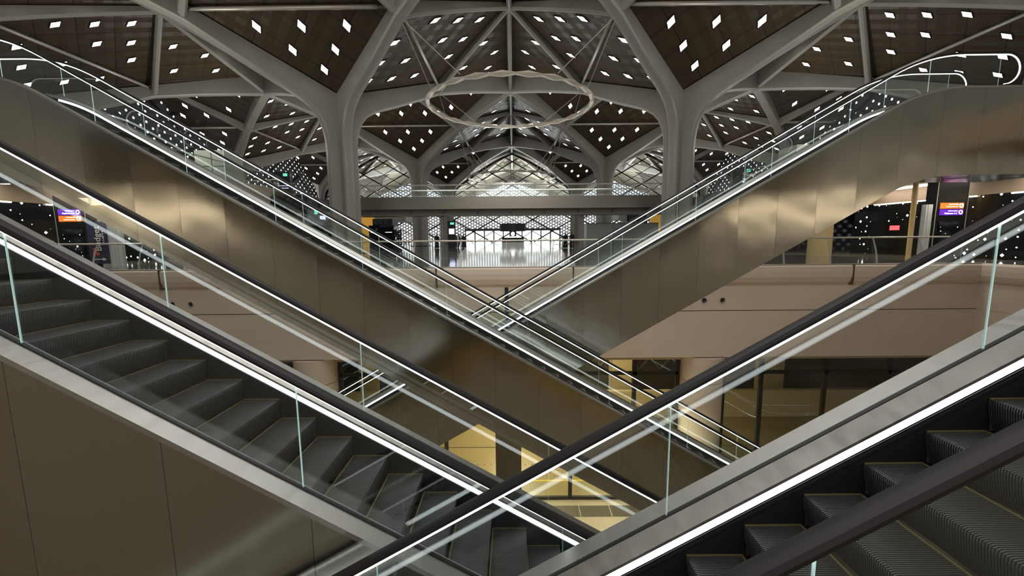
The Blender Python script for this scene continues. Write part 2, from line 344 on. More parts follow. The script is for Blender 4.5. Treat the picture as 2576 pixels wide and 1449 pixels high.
def make_escalator(label):
    e = empty('escalator', (0, 0, 0), label, 'escalator', 'criss-crossing escalators')
    a, b = 0, WB            # glass planes; local y = 0 and WB
    # truss cladding: two skins and a belly
    for s, y in ((-1, a), (1, b)):
        y0, y1 = sorted((y + s * .155, y + s * .14)); part('cladding', vsweep([(y0, -.81), (y1, -.81), (y1, -2.97), (y0, -2.97)], t1=TEND), M['cladding'], e)
        y2, y3 = sorted((y + s * .005, y + s * .16)); part('outer_deck', vsweep([(y2, -.795), (y3, -.80 if s > 0 else -.795), (y3, -.845), (y2, -.845)], t1=TEND), M['deck'], e)
        yi = y - s * .015; yo = y - s * .105; q = [(yi, -.79), (yo, -.862), (yo, -.885), (yi, -.85)]
        part('inner_deck', vsweep(q if s < 0 else q[::-1], t1=TEND), M['deck'], e)
        ya, yb = sorted((y - s * .08, y - s * .1035)); part('skirt_light', vsweep([(ya, -.888), (yb, -.888), (yb, -.94), (ya, -.94)], t0=-16, t1=10.9), M['led'], e)
        ya, yb = sorted((y - s * .115, y - s * .118)); 
        mb = vsweep([(ya, -.939), (yb, -.939), (yb, -1.42), (ya, -1.42)], t1=TEND)
        y4, y5 = sorted((y - s * .118, y - s * .126))
        for h in (-.955, -.985): vsweep([(y4, h), (y5, h), (y5, h - .012), (y4, h - .012)], t1=11, mb=mb)
        part('skirt', mb, M['skirt'], e)
        ya, yb = sorted((y - .014, y + .014)); part('gasket', vsweep([(ya, -.783), (yb, -.783), (yb, -.84), (ya, -.84)], t1=TEND), M['groove'], e)
        part('handrail', nsweep(rail_path(), [(y + u, v) for u, v in HR]), M['rubber'], e, True)
        yo, ym, yi = y + s * .010, y - s * .004, y - s * .014; q = [(yo, .004), (yi, .004), (yi, -.019), (ym, -.019), (ym, -.013), (yo, -.013)]
        part('handrail_light', nsweep(rail_path(), q if s < 0 else q[::-1]), M['led_rail'], e)
        # glass panels
        js = [1.275 + 1.914 * k for k in range(-9, 6)] + [12.6]
        js = [RL[0][0]] + [j for j in js if j > RL[0][0] + .5]
        for j0, j1 in zip(js, js[1:]):
            t0, t1 = j0 + .003, j1 - .003; mb = MB(); ts = [t0] + [t for t, _ in RL if t0 < t < t1] + [t1]
            r = [[(t, y - .005, zref(t) - .012), (t, y + .005, zref(t) - .012), (t, y + .005, zref(t) - .80), (t, y - .005, zref(t) - .80)] for t in ts]
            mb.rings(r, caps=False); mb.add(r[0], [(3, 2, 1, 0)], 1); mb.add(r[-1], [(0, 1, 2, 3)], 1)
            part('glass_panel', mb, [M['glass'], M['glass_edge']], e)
    part('belly_panel', vsweep([(a - .153, -2.94), (b + .153, -2.94), (b + .153, -2.97), (a - .153, -2.97)], t1=TEND), M['cladding'], e)
    mb = MB(); mb.box((11.2, a + .1, ZU - 1.06), (TEND, b - .1, ZU - 1.0)); part('landing_plate', mb, M['deck'], e)
    for y in (a, b): mb = MB(); mb.box((12.6, y - .04, ZU - .80), (TEND, y + .04, ZU - .74)); part('newel_base', mb, M['groove'], e)
    sm = step_mesh()
    for t in STEP_N: link('step', sm, e, (t, WB / 2, zref(t) - 1.015))
    return e
XC = -.087
esc = make_escalator('nearest escalator at the lower right, its ribbed black steps rising to the right')
esc.location = (XC, 1.23, 0)
e1 = copy_tree(esc, (XC, 2.80 + WB, 0), math.pi); e1['label'] = 'escalator just behind the nearest one, its dark steps descending from left to right'
e3 = copy_tree(esc, (XC, 9.38 + WB, 0), math.pi); e3['label'] = 'farther escalator with a long steel side descending from the upper left'
e4 = copy_tree(esc, (XC, 10.95, 0), 0); e4['label'] = 'rearmost escalator with a steel side rising to glowing rounded handrail ends at upper right'

# ------------------------------------------------------------------ branching columns and vaulted ceiling
ZF = -1.25; A = 13.5; D1 = 33.86
BOT = [(.85, 7.0), (.86, 7.4), (.92, 8.1), (1.03, 8.7), (1.22, 9.3), (1.55, 9.88), (2.0, 10.32), (2.6, 10.72), (3.6, 11.3), (5.0, 12.2), (6.75, 13.36), (9.3, 14.35), (11.5, 15.1), (13.5, 15.72)]
def ztop(u): return 11.1 + .5 * u
def arm_mesh():
    mb = MB(); rg = []; r2 = math.sqrt(2)
    # side plates as strips from the axis / top edge to the curved lower edge, soffit as a rounded band
    low = [(u * r2, z) for u, z in BOT]; n = len(low)
    def nrm(i):
        a = low[max(i - 1, 0)]; b = low[min(i + 1, n - 1)]; dx, dz = b[0] - a[0], b[1] - a[1]; l = math.hypot(dx, dz); return (dz / l, -dx / l)
    top = []
    for i, (s, z) in enumerate(low):
        u = s / r2
        if z < 9.9: top.append((0.0, 7.0 + (11.1 - 7.0) * (z - 7.0) / 2.88))
        else: top.append((max(0, (u - 1.55)) * r2 * 13.5 / (13.5 - 1.55), ztop(max(0, (u - 1.55)) * 13.5 / (13.5 - 1.55))))
    rings = []
    for i in range(n):
        s, z = low[i]; nx, nz = nrm(i); ts, tz = top[i]
        ins = .15
        b1 = (s - nx * ins, z - nz * ins)
        rings.append([(ts, -.31, tz), (b1[0], -.40, b1[1]), (s - nx * .04, -.30, z - nz * .04), (s, -.16, z), (s, .16, z), (s - nx * .04, .30, z - nz * .04), (b1[0], .40, b1[1]), (ts, .31, tz)])
    mb.rings(rings); return mb.mesh('branch', M['rib'], True)
ARM = arm_mesh()
try: ARM.set_sharp_from_angle(angle=.35)
except Exception: pass
def shaft_mesh():
    mb = MB(); r2 = math.sqrt(2); s = .85 * r2; pts = []
    for k in range(4):
        a = math.pi / 4 + k * math.pi / 2; c, d = math.cos(a), math.sin(a)
        for x, y in [(.40, -.40), (s - .15, -.40), (s - .04, -.30), (s, -.16), (s, .16), (s - .04, .30), (s - .15, .40)]:
            pts.append((x * c - y * d, x * d + y * c))
    mb.prism(pts, 0, 7.0 - ZF); return mb.mesh('shaft', M['rib'])
SHAFT = shaft_mesh()
def column(x, y, label, dirs=(0, 1, 2, 3)):
    c = empty('branching_column', (x, y, ZF), label, 'column', 'branching roof columns')
    link('shaft', SHAFT, c)
    for k in dirs: link('branch', ARM, c, (0, 0, -ZF), (0, 0, math.pi / 4 + k * math.pi / 2))
    mb = MB(); mb.box((-1.2, -1.2, 0), (1.2, 1.2, .06)); part('base_plate', mb, M['frame'], c)
    return c
side = {-1: 'left', 1: 'right'}
for k, w in enumerate(('nearest', 'second', 'third')):
    for s in (-1, 1):
        column(s * A, D1 + 27 * k, f'grey branching steel column, {side[s]} one of the {w} pair along the hall', (0, 1, 2, 3) if k < 2 else (2, 3, 0, 1))
    for s in (-1, 1):
        column(s * 3 * A, D1 + 27 * k, f'grey branching steel column against the {side[s]} perforated side screen, {w} from the escalators', (1, 2) if s > 0 else (0, 3))

H = 6.75
def vault_meshes(skin):
    Zm, Za = ztop(H), 17.85; zc = 17.65
    mb = MB()
    v = {'E': (A, 0, 11.1), 'W': (-A, 0, 11.1), 'N': (0, A, zc), 'S': (0, -A, zc), 'a': (H, H, Zm), 'b': (-H, H, Zm), 'c': (-H, -H, Zm), 'd': (H, -H, Zm), 'o': (0, 0, Za)}
    def up(p, h): return (p[0], p[1], p[2] + h)
    for f in ('Eaod', 'Wcob', 'Noa', 'Nbo', 'Sdo', 'Soc'):
        P = [v[q] for q in f]; mb.add(P, [tuple(range(len(P)))[::-1]]); mb.add([up(p, .12) for p in P], [tuple(range(len(P)))])
    skin_me = mb.mesh('vault_skin', skin)
    cr = []
    for q in 'abcd':
        mb = MB(); x, y, _ = v[q]; d = Vector((x, y, 0)).normalized(); n = Vector((-d.y, d.x, 0)); rg = []
        for i in range(7):
            f = i / 6; px, py = x * (1 - f), y * (1 - f); zb = 13.4 + (17.34 - 13.4) * (f ** .92); zt = Zm + (Za - Zm) * f - .02
            c = Vector((px, py, 0)); rg.append([(*(c - n * .22).xy, zt), (*(c - n * .22).xy, zb + .16), (*(c - n * .08).xy, zb), (*(c + n * .08).xy, zb), (*(c + n * .22).xy, zb + .16), (*(c + n * .22).xy, zt)])
        mb.rings(rg); cr.append(mb.mesh('cross_rib', M['rib']))
    rd = []
    for s in (1, -1):
        mb = MB(); rg = []
        for i in range(6):
            f = i / 5; y = s * A * (1 - f); zb = 15.75 + (17.3 - 15.75) * f; zt = zc + (Za - zc) * f - .02
            if zb > zt - .15: zb = zt - .15
            r = [(-.2, y, zt), (-.2, y, zb + .15), (-.07, y, zb), (.07, y, zb), (.2, y, zb + .15), (.2, y, zt)]; rg.append(r if s > 0 else r[::-1])
        mb.rings(rg); rd.append(mb.mesh('ridge_beam', M['rib']))
    tr = []
    for s in (1, -1):
        mb = MB(); mb.tube([(s * H, -H + .3, 14.15), (s * H, -5.4, 14.15), (s * H, -5.4, 14.15), (s * H, 5.4, 14.15), (s * H, H - .3, 14.15)], [.09, .09, .13, .13, .09]); tr.append(mb.mesh('tie_rod', M['tube'], True))
    return skin_me, cr, rd, tr
VM = vault_meshes(M['skin']); VC = vault_meshes(M['cream'])
def skylight_mesh():
    mb = MB(); r = .53; w = .29; q = [(r, 0), (0, w), (-r, 0), (0, -w)]
    mb.add([(x, y, -.025) for x, y in q], [(3, 2, 1, 0)], 0)
    # glazing bars and raised rim
    for (x0, y0), (x1, y1) in zip(q, q[1:] + q[:1]): mb.bar((x0, y0, -.025), (x1, y1, -.025), .05, .05, mi=1)
    mb.bar((r * .5, w * .5, -.03), (-r * .5, -w * .5, -.03), .02, .02, mi=1); mb.bar((r * .5, -w * .5, -.03), (-r * .5, w * .5, -.03), .02, .02, mi=1)
    return mb.mesh('skylight', [M['sky'], M['skyframe']])
SKY = skylight_mesh()
def facet_mat(p, q, r):
    p, q, r = Vector(p), Vector(q), Vector(r); n = (q - p).cross(r - p).normalized()
    if n.z < 0: n = -n
    return n
LAT = [(2.33, (0,)), (3.8, (-1.48, 1.48)), (5.36, (-2.95, 0, 2.95)), (8.3, (-2.92, 0, 2.92)), (9.72, (-1.46, 1.46)), (11.2, (0,))]
def lattice_spots():
    out = []
    for s in (1, -1):
        n = Vector((.5 * s, 0, 1)).normalized()
        for ax, ls in LAT:
            for l in ls: out.append((Vector((s * (A - ax), l, 11.1 + .5 * ax)), n))
    Zm, Za, zc = ztop(H), 17.85, 17.65
    for s in (1, -1):
        for sx in (1, -1):
            P0, P1, P2 = Vector((0, s * A, zc)), Vector((0, 0, Za)), Vector((sx * H, s * H, Zm)); n = (P1 - P0).cross(P2 - P0).normalized()
            if n.z < 0: n = -n
            for ax, l in ((9.65, 2.27), (7.0, 1.45), (7.2, 4.33), (4.6, 2.2)):
                x, y = sx * l, s * (A - ax); z = P0.z - (n.x * x + n.y * (y - P0.y)) / n.z
                out.append((Vector((x, y, z)), n))
    return out
SPOTS = lattice_spots()
def vault(x, y, rz, label, lights=True, V=None, name='ceiling'):
    V = V or VM; skin, cr, rd, tr = V
    o = bpy.data.objects.new(name, None); COL.objects.link(o); o.location = (x, y, 0); o.rotation_euler = (0, 0, rz); tag(o, label, 'ceiling', None, 'structure')
    link('vault_skin', skin, o)
    for m in cr: link('cross_rib', m, o)
    for m in rd: link('ridge_beam', m, o)
    for m in tr: link('tie_rod', m, o)
    if lights:
        cr_, sr_ = math.cos(rz), math.sin(rz)
        for p, n in SPOTS:
            wx, wy = x + p.x * cr_ - p.y * sr_, y + p.x * sr_ + p.y * cr_
            if abs(wx) > 3 * A: continue
            if (wy < 2 or abs(wx) > 1.35 * wy + 3) and not (abs(wx) < 14 and -9 < wy < 12): continue
            s = link('skylight', SKY, o, p - n * .005)
            ex = Vector((1, 0, -n.x / n.z)).normalized(); ey = n.cross(ex); s.rotation_euler = Matrix((ex, ey, n)).transposed().to_euler()
    return o
for k, w in enumerate(('nearest', 'second', 'third')):
    for i, wi in ((-1, 'left aisle'), (0, 'central aisle'), (1, 'right aisle')):
        vault(27 * i, D1 + 27 * k, 0, f'vaulted ceiling unit across the {wi} at the {w} row of columns')
    for s in (-1, 1):
        vault(s * A, D1 - A + 27 * k, math.pi / 2, f'brown vaulted ceiling unit over the {side[s]} line of columns, {w} along the hall')
        vault(s * 3 * A, D1 - A + 27 * k, math.pi / 2, f'vaulted ceiling unit over the {side[s]} side screen, {w} along the hall')
for i in (-1, 0, 1): vault(27 * i, D1 + 81, 0, f'pale canopy vault beyond the glass wall, {("left", "middle", "right")[i + 1]} bay', False, VC, 'ceiling')
for s in (-1, 1): vault(s * A, D1 + 67.5, math.pi / 2, f'pale canopy vault beyond the glass wall over the {side[s]} columns', False, VC, 'ceiling')

for i in (-1, 0, 1): vault(27 * i, D1 - 27, 0, f'vaulted ceiling unit right above the escalators, {("left", "middle", "right")[i + 1]} bay')
for s in (-1, 1): vault(s * A, D1 - 40.5, math.pi / 2, f'vaulted ceiling unit behind the viewer on the {side[s]}')

# pendant rings
def ring(y, z, label, zb):
    o = empty('ring_lamp', (0, y, z), label, 'pendant lamp', 'faceted ring pendants'); n = 46; R = 6.42; mb = MB(); rg = []
    for k in range(n):
        a = 2 * math.pi * k / n; h = .07 if k % 2 else .19; c, s = math.cos(a), math.sin(a); rg.append([((R - .16) * c, (R - .16) * s, -h), ((R + (.12 if k % 2 else .0)) * c, (R + (.12 if k % 2 else 0)) * s, -h), ((R + .16) * c, (R + .16) * s, 0), ((R + .0) * c, (R + .0) * s, h), ((R - .16) * c, (R - .16) * s, h)])
    mb.rings(rg + [rg[0]], caps=False); part('faceted_band', mb, M['ringsteel'], o)
    for k in (2, 9, 13, 20, 25, 32, 36, 43):
        a = 2 * math.pi * (k + .5) / n; mb = MB(); c, s = math.cos(a), math.sin(a); t = (-s, c)
        mb.add([((R - .17) * c + t[0] * q, (R - .17) * s + t[1] * q, h) for q, h in ((-.45, .02), (.45, .02), (.45, .14), (-.45, .14))], [(0, 1, 2, 3)]); part('lamp_lens', mb, M['white_soft'], o)
    for sx in (-1, 1):
        for sy in (-1, 1):
            for q in (.5, 1.05):
                a = math.atan2(sy * math.sin(q), sx * math.cos(q)); mb = MB(); mb.tube([(sx * H, sy * H, zb - z), (R * math.cos(a), R * math.sin(a), .25)], .028, 6); part('cable', mb, M['tube'], o)
    return o
M['ringsteel'] = mat('ring_satin_metal', (.62, .58, .50), .4, .35)
M['white_soft'] = mat('soft_lens', (1, 1, 1), .4, emit=(1, .95, .85), strength=2.5)
ring(D1, 10.35, 'large faceted ring lamp hanging on cables between the nearest columns', 13.6)
ring(D1 + 27, 8.52, 'smaller-looking faceted ring lamp hanging lower, before the glass end wall', 13.6)

# ------------------------------------------------------------------ end wall of glass, side screens
def arch_z(x):
    u = A - abs(((x + A) % 27) - A); return None
def zroof(x):                                   # underside of the vault along the column line
    u = abs(((x + A + 270) % 27) - A); u = A - u     # 0 at the columns, 13.5 at the crown
    for (a, za), (b, zb) in zip(ARCH, ARCH[1:]):
        if a <= u <= b: return za + (zb - za) * (u - a) / (b - a)
    return ARCH[-1][1]
ARCH = [(0, 5.5), (.9, 7.6), (1.3, 9.2), (2.0, 10.3), (3, 11.0), (6.75, 13.6), (10, 15.5), (13.5, 17.2)]
YG = D1 + 54
def lattice(name, x0, x1, pane_z0, zfun, cell, parent, axis=0, pos=0, thin=.12, thick=.24):
    mb = MB(); w, h = cell; nb = 0
    # two families of slanted bars, clipped to the arch by sampling
    for fam in (1, -1):
        m0 = int((pane_z0 - 40) / h); 
        for m in range(-40, 60):
            zc = pane_z0 + m * h
            seg = None; N = 60
            pts = []
            for i in range(N + 1):
                x = x0 + (x1 - x0) * i / N; z = zc + fam * (x - x0) * h / w
                ok = pane_z0 <= z <= zfun(x)
                if ok: pts.append((x, z))
                else:
                    if len(pts) > 1: seg = (pts[0], pts[-1]); t = thick if m % 2 == 0 else thin; mb.bar(P3(*seg[0], axis, pos), P3(*seg[1], axis, pos), t, t, (0, 1, 0) if axis == 0 else (1, 0, 0))
                    pts = []
            if len(pts) > 1: t = thick if m % 2 == 0 else thin; mb.bar(P3(*pts[0], axis, pos), P3(*pts[-1], axis, pos), t, t, (0, 1, 0) if axis == 0 else (1, 0, 0))
    return part(name, mb, M['frame'], parent)
def P3(u, z, axis, pos): return (u, pos, z) if axis == 0 else (pos, u, z)
for n, xc in enumerate((-27, 0, 27)):
    o = bpy.data.objects.new(f'window_{n + 1}', None); COL.objects.link(o); o['kind'] = 'structure'
    tag(o, ('arched lattice glass end wall left of the far columns', 'central arched lattice glass end wall above the entrance doors', 'arched lattice glass end wall right of the far columns')[n], 'window', None, 'structure')
    lattice('lattice', xc - A + 1.0, xc + A - 1.0, ZF, zroof, (4.2, 2.4), o, 0, YG)
    mb = MB(); xs = [xc - A + .8 + (2 * A - 1.6) * i / 40 for i in range(41)]
    for a, b in zip(xs, xs[1:]): mb.add([(a, YG + .1, ZF), (b, YG + .1, ZF), (b, YG + .1, zroof(b)), (a, YG + .1, zroof(a))], [(0, 1, 2, 3)])
    for a, b in zip(xs, xs[1:]): mb.add([(a, YG + .11, ZF), (b, YG + .11, ZF), (b, YG + .11, zroof(b)), (a, YG + .11, zroof(a))], [(3, 2, 1, 0)])
    part('pane', mb, M['glass'], o)
    mb = MB()
    for a, b in zip(xs, xs[1:]): mb.bar((a, YG - .2, zroof(a)), (b, YG - .2, zroof(b)), .5, .35, (0, 1, 0))
    part('arch_frame', mb, M['frame'], o)
# perforated screen of the forecourt beyond
YS = 112
mb = MB(); xs = [-45 + 90 * i / 120 for i in range(121)]
zt = lambda x: 10.4 + 4.3 * max(0, 1 - abs(((x + A + 270) % 27) - A) / 11.0)
zb_ = lambda x: 1.9 if abs(x) < 12.9 else ZF
for a, b in zip(xs, xs[1:]):
    q = zb_((a + b) / 2); mb.add([(a, YS, q), (b, YS, q), (b, YS, zt(b)), (a, YS, zt(a))], [(0, 1, 2, 3)]); mb.add([(a, YS + .2, q), (b, YS + .2, q), (b, YS + .2, zt(b)), (a, YS + .2, zt(a))], [(3, 2, 1, 0)])
struct('wall_end', mb, M['dots'], label='grey perforated screen wall with round daylight holes beyond the glass')
# bright daylight openings at the foot of that screen
o = bpy.data.objects.new('door_1', None); COL.objects.link(o); tag(o, 'row of glass entrance doors glowing with daylight under the far screen', 'door', None, 'structure')
mb = MB()
for k in range(-5, 6): mb.bar((k * 2.55, YS - .6, ZF), (k * 2.55, YS - .6, 1.7), .28 if k % 2 else .5, .3, (1, 0, 0))
mb.box((-13, YS - .8, 1.65), (13, YS - .4, 2.25)); part('door_frame', mb, M['frame'], o)
mb = MB(); mb.box((-12.9, YS + .1, ZF), (12.9, YS + .2, 1.9)); part('daylit_glazing', mb, M['white'], o)
# side screens
for s in (-1, 1):
    mb = MB(); X = s * 3 * A; ys = [6 + (YG - 6) * i / 150 for i in range(151)]
    fz = lambda y: zroof(y - D1 + A)
    for a, b in zip(ys, ys[1:]):
        for d, w in ((0, 0), (.15 * s, 1)): mb.add([(X + d, a, ZF), (X + d, b, ZF), (X + d, b, fz(b)), (X + d, a, fz(a))], [(0, 1, 2, 3) if w == (s > 0) else (3, 2, 1, 0)])
    wl_ = struct('wall_' + side[s], mb, M['dots_side'], label=f'dark {side[s]} side screen wall pierced with small bright holes')
    lattice('lattice', 8, YG - 1, ZF, lambda y: fz(y), (8.4, 5.2), wl_, 1, X - s * .1, .10, .22)

# ------------------------------------------------------------------ concourse floor, void edge and the storey below
XV = 19.3; YV = 16.72
mb = MB(); mb.box((-60, YV, ZF - .3), (60, YS + 8, ZF)); mb.box((-60, -12, ZF - .3), (-XV, YV, ZF)); mb.box((XV, -12, ZF - .3), (60, YV, ZF)); struct('floor', mb, M['floor'], label='polished grey concourse floor')
PROF = [(0, -1.22), (.13, -1.22), (.20, -1.30), (.215, -1.5), (.20, -1.72), (.13, -1.92), (.02, -2.04), (.02, -2.07), (.05, -2.075), (.05, -3.085), (.03, -3.09), (.03, -3.11), (.05, -3.115), (.05, -5.08), (-.9, -5.10), (-.9, -1.56)]
mb = MB(); rg = []
for x, y, nx, ny in ((XV, -6, -1, 0), (XV, YV, -1, -1), (-XV, YV, 1, -1), (-XV, -6, 1, 0)): rg.append([(x + nx * o, y + ny * o, z) for o, z in PROF])
mb.rings(rg); struct('wall_back', mb, M['beige'], label='beige precast edge band of the concourse floor running round the void')
mb = MB()
for x in (-14.25, -8.6, -2.95, 2.62, 8.3, 13.95): mb.box((x - .03, YV - .222, -2.04), (x + .03, YV - .04, -1.235)); 
mb.box((-XV + .06, YV - .054, -3.115), (XV - .06, YV - .04, -3.085))
struct('trim_1', mb, M['joint'], label='dark vertical joints of the beige edge band')
mb = MB(); mb.box((-XV, YV - .16, -1.222), (XV, YV + .05, -1.205)); struct('trim_2', mb, mat('edge_trim', (.6, .55, .48), .35, .6), label='thin metal strip along the concourse edge')
for x in (8.04, 8.79, 13.72, 14.47, -13.94, -13.19, -8.04):
    o = empty('air_nozzle', (x, YV - .05, -2.66), f'round air nozzle in the beige edge band, {abs(x):.0f} metres {"right" if x > 0 else "left"} of its middle', 'vent', 'air nozzles in the edge band')
    mb = MB(); n = 20; mb.rings([[(r * math.cos(2 * math.pi * k / n), y, r * math.sin(2 * math.pi * k / n)) for k in range(n)] for r, y in ((.13, 0), (.125, -.03), (.10, -.035), (.09, .0))], caps=False); part('rim', mb, M['tube'], o, True)
    mb = MB(); mb.rings([[(r * math.cos(2 * math.pi * k / n), y, r * math.sin(2 * math.pi * k / n)) for k in range(n)] for r, y in ((.095, -.004), (.05, -.02), (.01, -.02))]); part('throat', mb, M['black_matte'], o)
mb = MB(); mb.box((-.075, -.05, -.67), (.075, .0, .67)); o = part('line_speaker', mb, M['black_matte'], None); o.location = (-.10, YV - .06, -2.73); tag(o, 'slim black upright speaker bar on the beige edge band in the middle', 'speaker')
# balustrade along the edge
o = empty('glass_balustrade', (0, YV + .08, ZF), 'glass balustrade with round steel top rail along the concourse edge', 'railing')
mb = MB(); mb.tube([(-XV + .3, .28, 1.10), (XV - .3, .28, 1.10)], .036, 12); part('top_rail', mb, M['tube'], o, True)
def postmesh():
    mb = MB(); rg = []
    for i in range(9):
        f = i / 8; y = .30 * f ** 1.7; z = 1.08 * f; w = .05 * (1 - .5 * f); rg.append([(-.006, y - w, z), (.006, y - w, z), (.006, y + w, z), (-.006, y + w, z)])
    mb.rings(rg); return mb.mesh('post', M['tube'])
PM = postmesh()
px = [-17.2 + 1.9 * k for k in range(19)]
for x in px: link('post', PM, o, (x, 0, 0))
for a, b in zip(px, px[1:]):
    mb = MB(); 
    for y0 in (.03,): mb.rings([[(a + .01, y0 - .006 + .26 * f, .03 + f * 1.0), (b - .01, y0 - .006 + .26 * f, .03 + f), (b - .01, y0 + .006 + .26 * f, .03 + f), (a + .01, y0 + .006 + .26 * f, .03 + f)] for f in (0, 1)])
    part('glass_panel', mb, M['glass'], o)
# lower storey
ZL = -12.0; YSF = 17.45
mb = MB(); mb.box((-24, -8, ZL - .2), (24, YSF, ZL)); struct('floor_lower', mb, M['lowfloor'], label='beige floor of the storey below')
mb = MB(); mb.box((-40, YSF, ZL - .2), (40, 22.1, ZL)); mb.box((-40, 22.22, ZL - .2), (40, 30, ZL - .01)); struct('floor_platform', mb, M['platform'], label='golden lit floor behind the lower glass front')
mb = MB(); mb.box((-24, 22.1, ZL - .2), (24, 22.22, ZL - .09)); struct('trim_3', mb, M['joint'])
mb = MB(); mb.box((-24, 18.86, ZL), (24, 18.94, ZL + .006)); o = part('platform_line', mb, mat('yellow_line', (.85, .55, .02), .5), None); tag(o, 'thin yellow safety line on the golden lower floor', 'floor marking')
mb = MB()
for k in range(60):
    for yy in (20.35, 19.25): mb.lathe([(.035, ZL), (.03, ZL + .012)], 8, (-9 + k * .36, yy))
o = part('tactile_studs', mb, M['frame'], None); tag(o, 'rows of small dark studs on the golden lower floor', 'floor marking', kind='stuff')
mb = MB(); mb.box((-39.7, 26, ZL), (39.7, 26.25, ZL + 1.75)); mb.box((-39.7, 25.95, ZL + 1.62), (39.7, 26.3, ZL + 1.8)); mb.box((-39.7, 25.95, ZL - .02), (39.7, 26.0, ZL + .14)); o = part('parapet', mb, M['tan'], None); tag(o, 'long tan parapet wall behind the lower glass front', 'parapet')
mb = MB(); mb.box((-40, 30, ZL - 2), (40, 30.2, -5)); struct('wall_lower_back', mb, mat('dark_wall', (.06, .055, .045), .6))
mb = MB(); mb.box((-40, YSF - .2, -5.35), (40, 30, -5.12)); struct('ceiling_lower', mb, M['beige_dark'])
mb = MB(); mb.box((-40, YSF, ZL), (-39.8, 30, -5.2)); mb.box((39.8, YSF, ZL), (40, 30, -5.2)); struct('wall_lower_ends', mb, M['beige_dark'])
for i, x in enumerate((-10.4, 8.0, 19.0)):
    mb = MB(); mb.box((x - .7, 28.6, ZL), (x + .7, 29.8, -5.3)); o = part('square_pillar', mb, M['tan'], None); tag(o, ('tan square pillar behind the lower glass front at its far left', 'tan square pillar behind the lower glass front, beside the round column', 'tan square pillar behind the lower glass front, on the right')[i], 'pillar', 'pillars behind the lower glass front')
mb = MB()  # grey bars built for the roof lattice reflected in the glass front
for k in range(-12, 13):
    for fam in (-1, 1): mb.bar((k * 1.6, 29.9, ZL + 2), (k * 1.6 + fam * 4, 29.9, -5.4), .12, .1, (0, 1, 0))
o = part('roof_reflection_lattice', mb, mat('reflection_grey', (.16, .15, .13), .5), None); tag(o, 'grey diagonal bars shaped as the roof reflection above the tan parapet', 'reflection')
o = empty('glass_shopfront', (0, YSF, ZL), 'dark framed floor to ceiling glass front below the beige edge band', 'glass front')
for x in [2.7 + 2.8 * k for k in range(-8, 6)] + [-9.55, -7.5, 7.4, 9.42]:
    if abs(abs(x) - 8.45) < .7: continue
    w = .58 if abs(x + .1) < .1 else .085
    mb = MB(); mb.box((x - w, -.06, .1), (x + w, .06, 6.6)); part('mullion', mb, M['frame'], o)
for x0, x1 in ((-19.5, -9.4), (-7.5, 7.4), (9.4, 19.5)):
    mb = MB(); mb.box((x0, -.06, 0), (x1, .06, .14)); part('sill_bar', mb, M['frame'], o)
    mb = MB(); mb.box((x0, -.06, 5.92), (x1, .06, 6.06)); part('transom', mb, M['frame'], o)
    mb = MB(); mb.box((x0, -.008, .1), (x1, .004, 6.6)); part('pane', mb, M['glass'], o)
for x, w in ((-8.53, 'left'), (8.4, 'right')):
    o = empty('round_column', (x, 17.35, ZL), f'beige round column beneath the edge band, {w} one of two', 'column', 'round columns under the edge band')
    mb = MB(); mb.lathe([(.86, 0), (.86, 5.75)], 32); part('shaft', mb, M['beige'], o, True)
    mb = MB(); mb.lathe([(.865, 5.78), (.87, 6.3), (.885, 6.65), (.90, 6.88)], 32); part('capital', mb, M['beige'], o, True)
o = empty('floor_grating', (0, 16.6, ZL), 'dark ribbed floor grating in front of the lower glass door', 'grating')
for i in range(-3, 8):
    mb = MB(); x0 = i * 1.35 - 1
    for k in range(32): mb.box((x0 + k * .041, -.36, .002), (x0 + k * .041 + .022, .36, .022))
    part('grating_tile', mb, M['grate'], o)
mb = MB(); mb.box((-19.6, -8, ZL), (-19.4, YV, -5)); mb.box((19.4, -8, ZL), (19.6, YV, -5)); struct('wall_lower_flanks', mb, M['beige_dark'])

# ------------------------------------------------------------------ bridge between the first columns
YB = 37.9
o = empty('footbridge', (0, YB, 3.6), 'steel sided footbridge spanning between the nearest columns', 'bridge')
mb = MB(); mb.box((-14.6, -.1, -.98), (14.6, 0, .07)); mb.box((-14.6, -.35, -1.05), (14.6, 0, -.98)); part('fascia', mb, mat('bridge_steel', (.25, .24, .215), .36, .85), o)
mb = MB(); mb.box((-14.6, 0, -.25), (14.6, 4.2, 0)); mb.box((-14.6, .9, -1.5), (14.6, 1.0, -.25)); mb.box((-14.6, 3, -1.5), (14.6, 3.1, -.25)); mb.box((-14.6, .85, -1.56), (14.6, 3.15, -1.48)); part('deck', mb, M['rib'], o)
for k in range(-4, 5):
    mb = MB(); x = k * 3.15; mb.add([(x - .06, -.05, -1.0), (x + .06, -.05, -1.0), (x + .06, .9, -1.0), (x - .06, .9, -1.0), (x - .06, .9, -1.45), (x + .06, .9, -1.45)], [(0, 1, 2, 3), (0, 4, 5, 1), (0, 3, 4), (1, 5, 2), (2, 5, 4, 3)]); part('bracket', mb, M['rib'], o)
for q, yy in (('front', .05), ('rear', 4.1)):
    mb = MB(); mb.tube([(-14.6, yy, 1.12), (14.6, yy, 1.12)], .055); part('top_rail', mb, M['tube'], o, True)
    mb = MB(); mb.tube([(-14.6, yy, .55), (14.6, yy, .55)], .02); part('mid_rail', mb, M['tube'], o, True)
    for k in range(-6, 6):
        mb = MB(); mb.box((k * 2.2 + .02, yy - .006, .05), (k * 2.2 + 2.18, yy + .006, 1.08)); part('glass_panel', mb, M['glass'], o)
for x in (-6.6, 6.75):
    for yy in (1.6, ):
        mb = MB(); mb.tube([(x, yy, -4.85), (x, yy, -1.5)], .19, 14); part('support_post', mb, M['rib'], o, True)

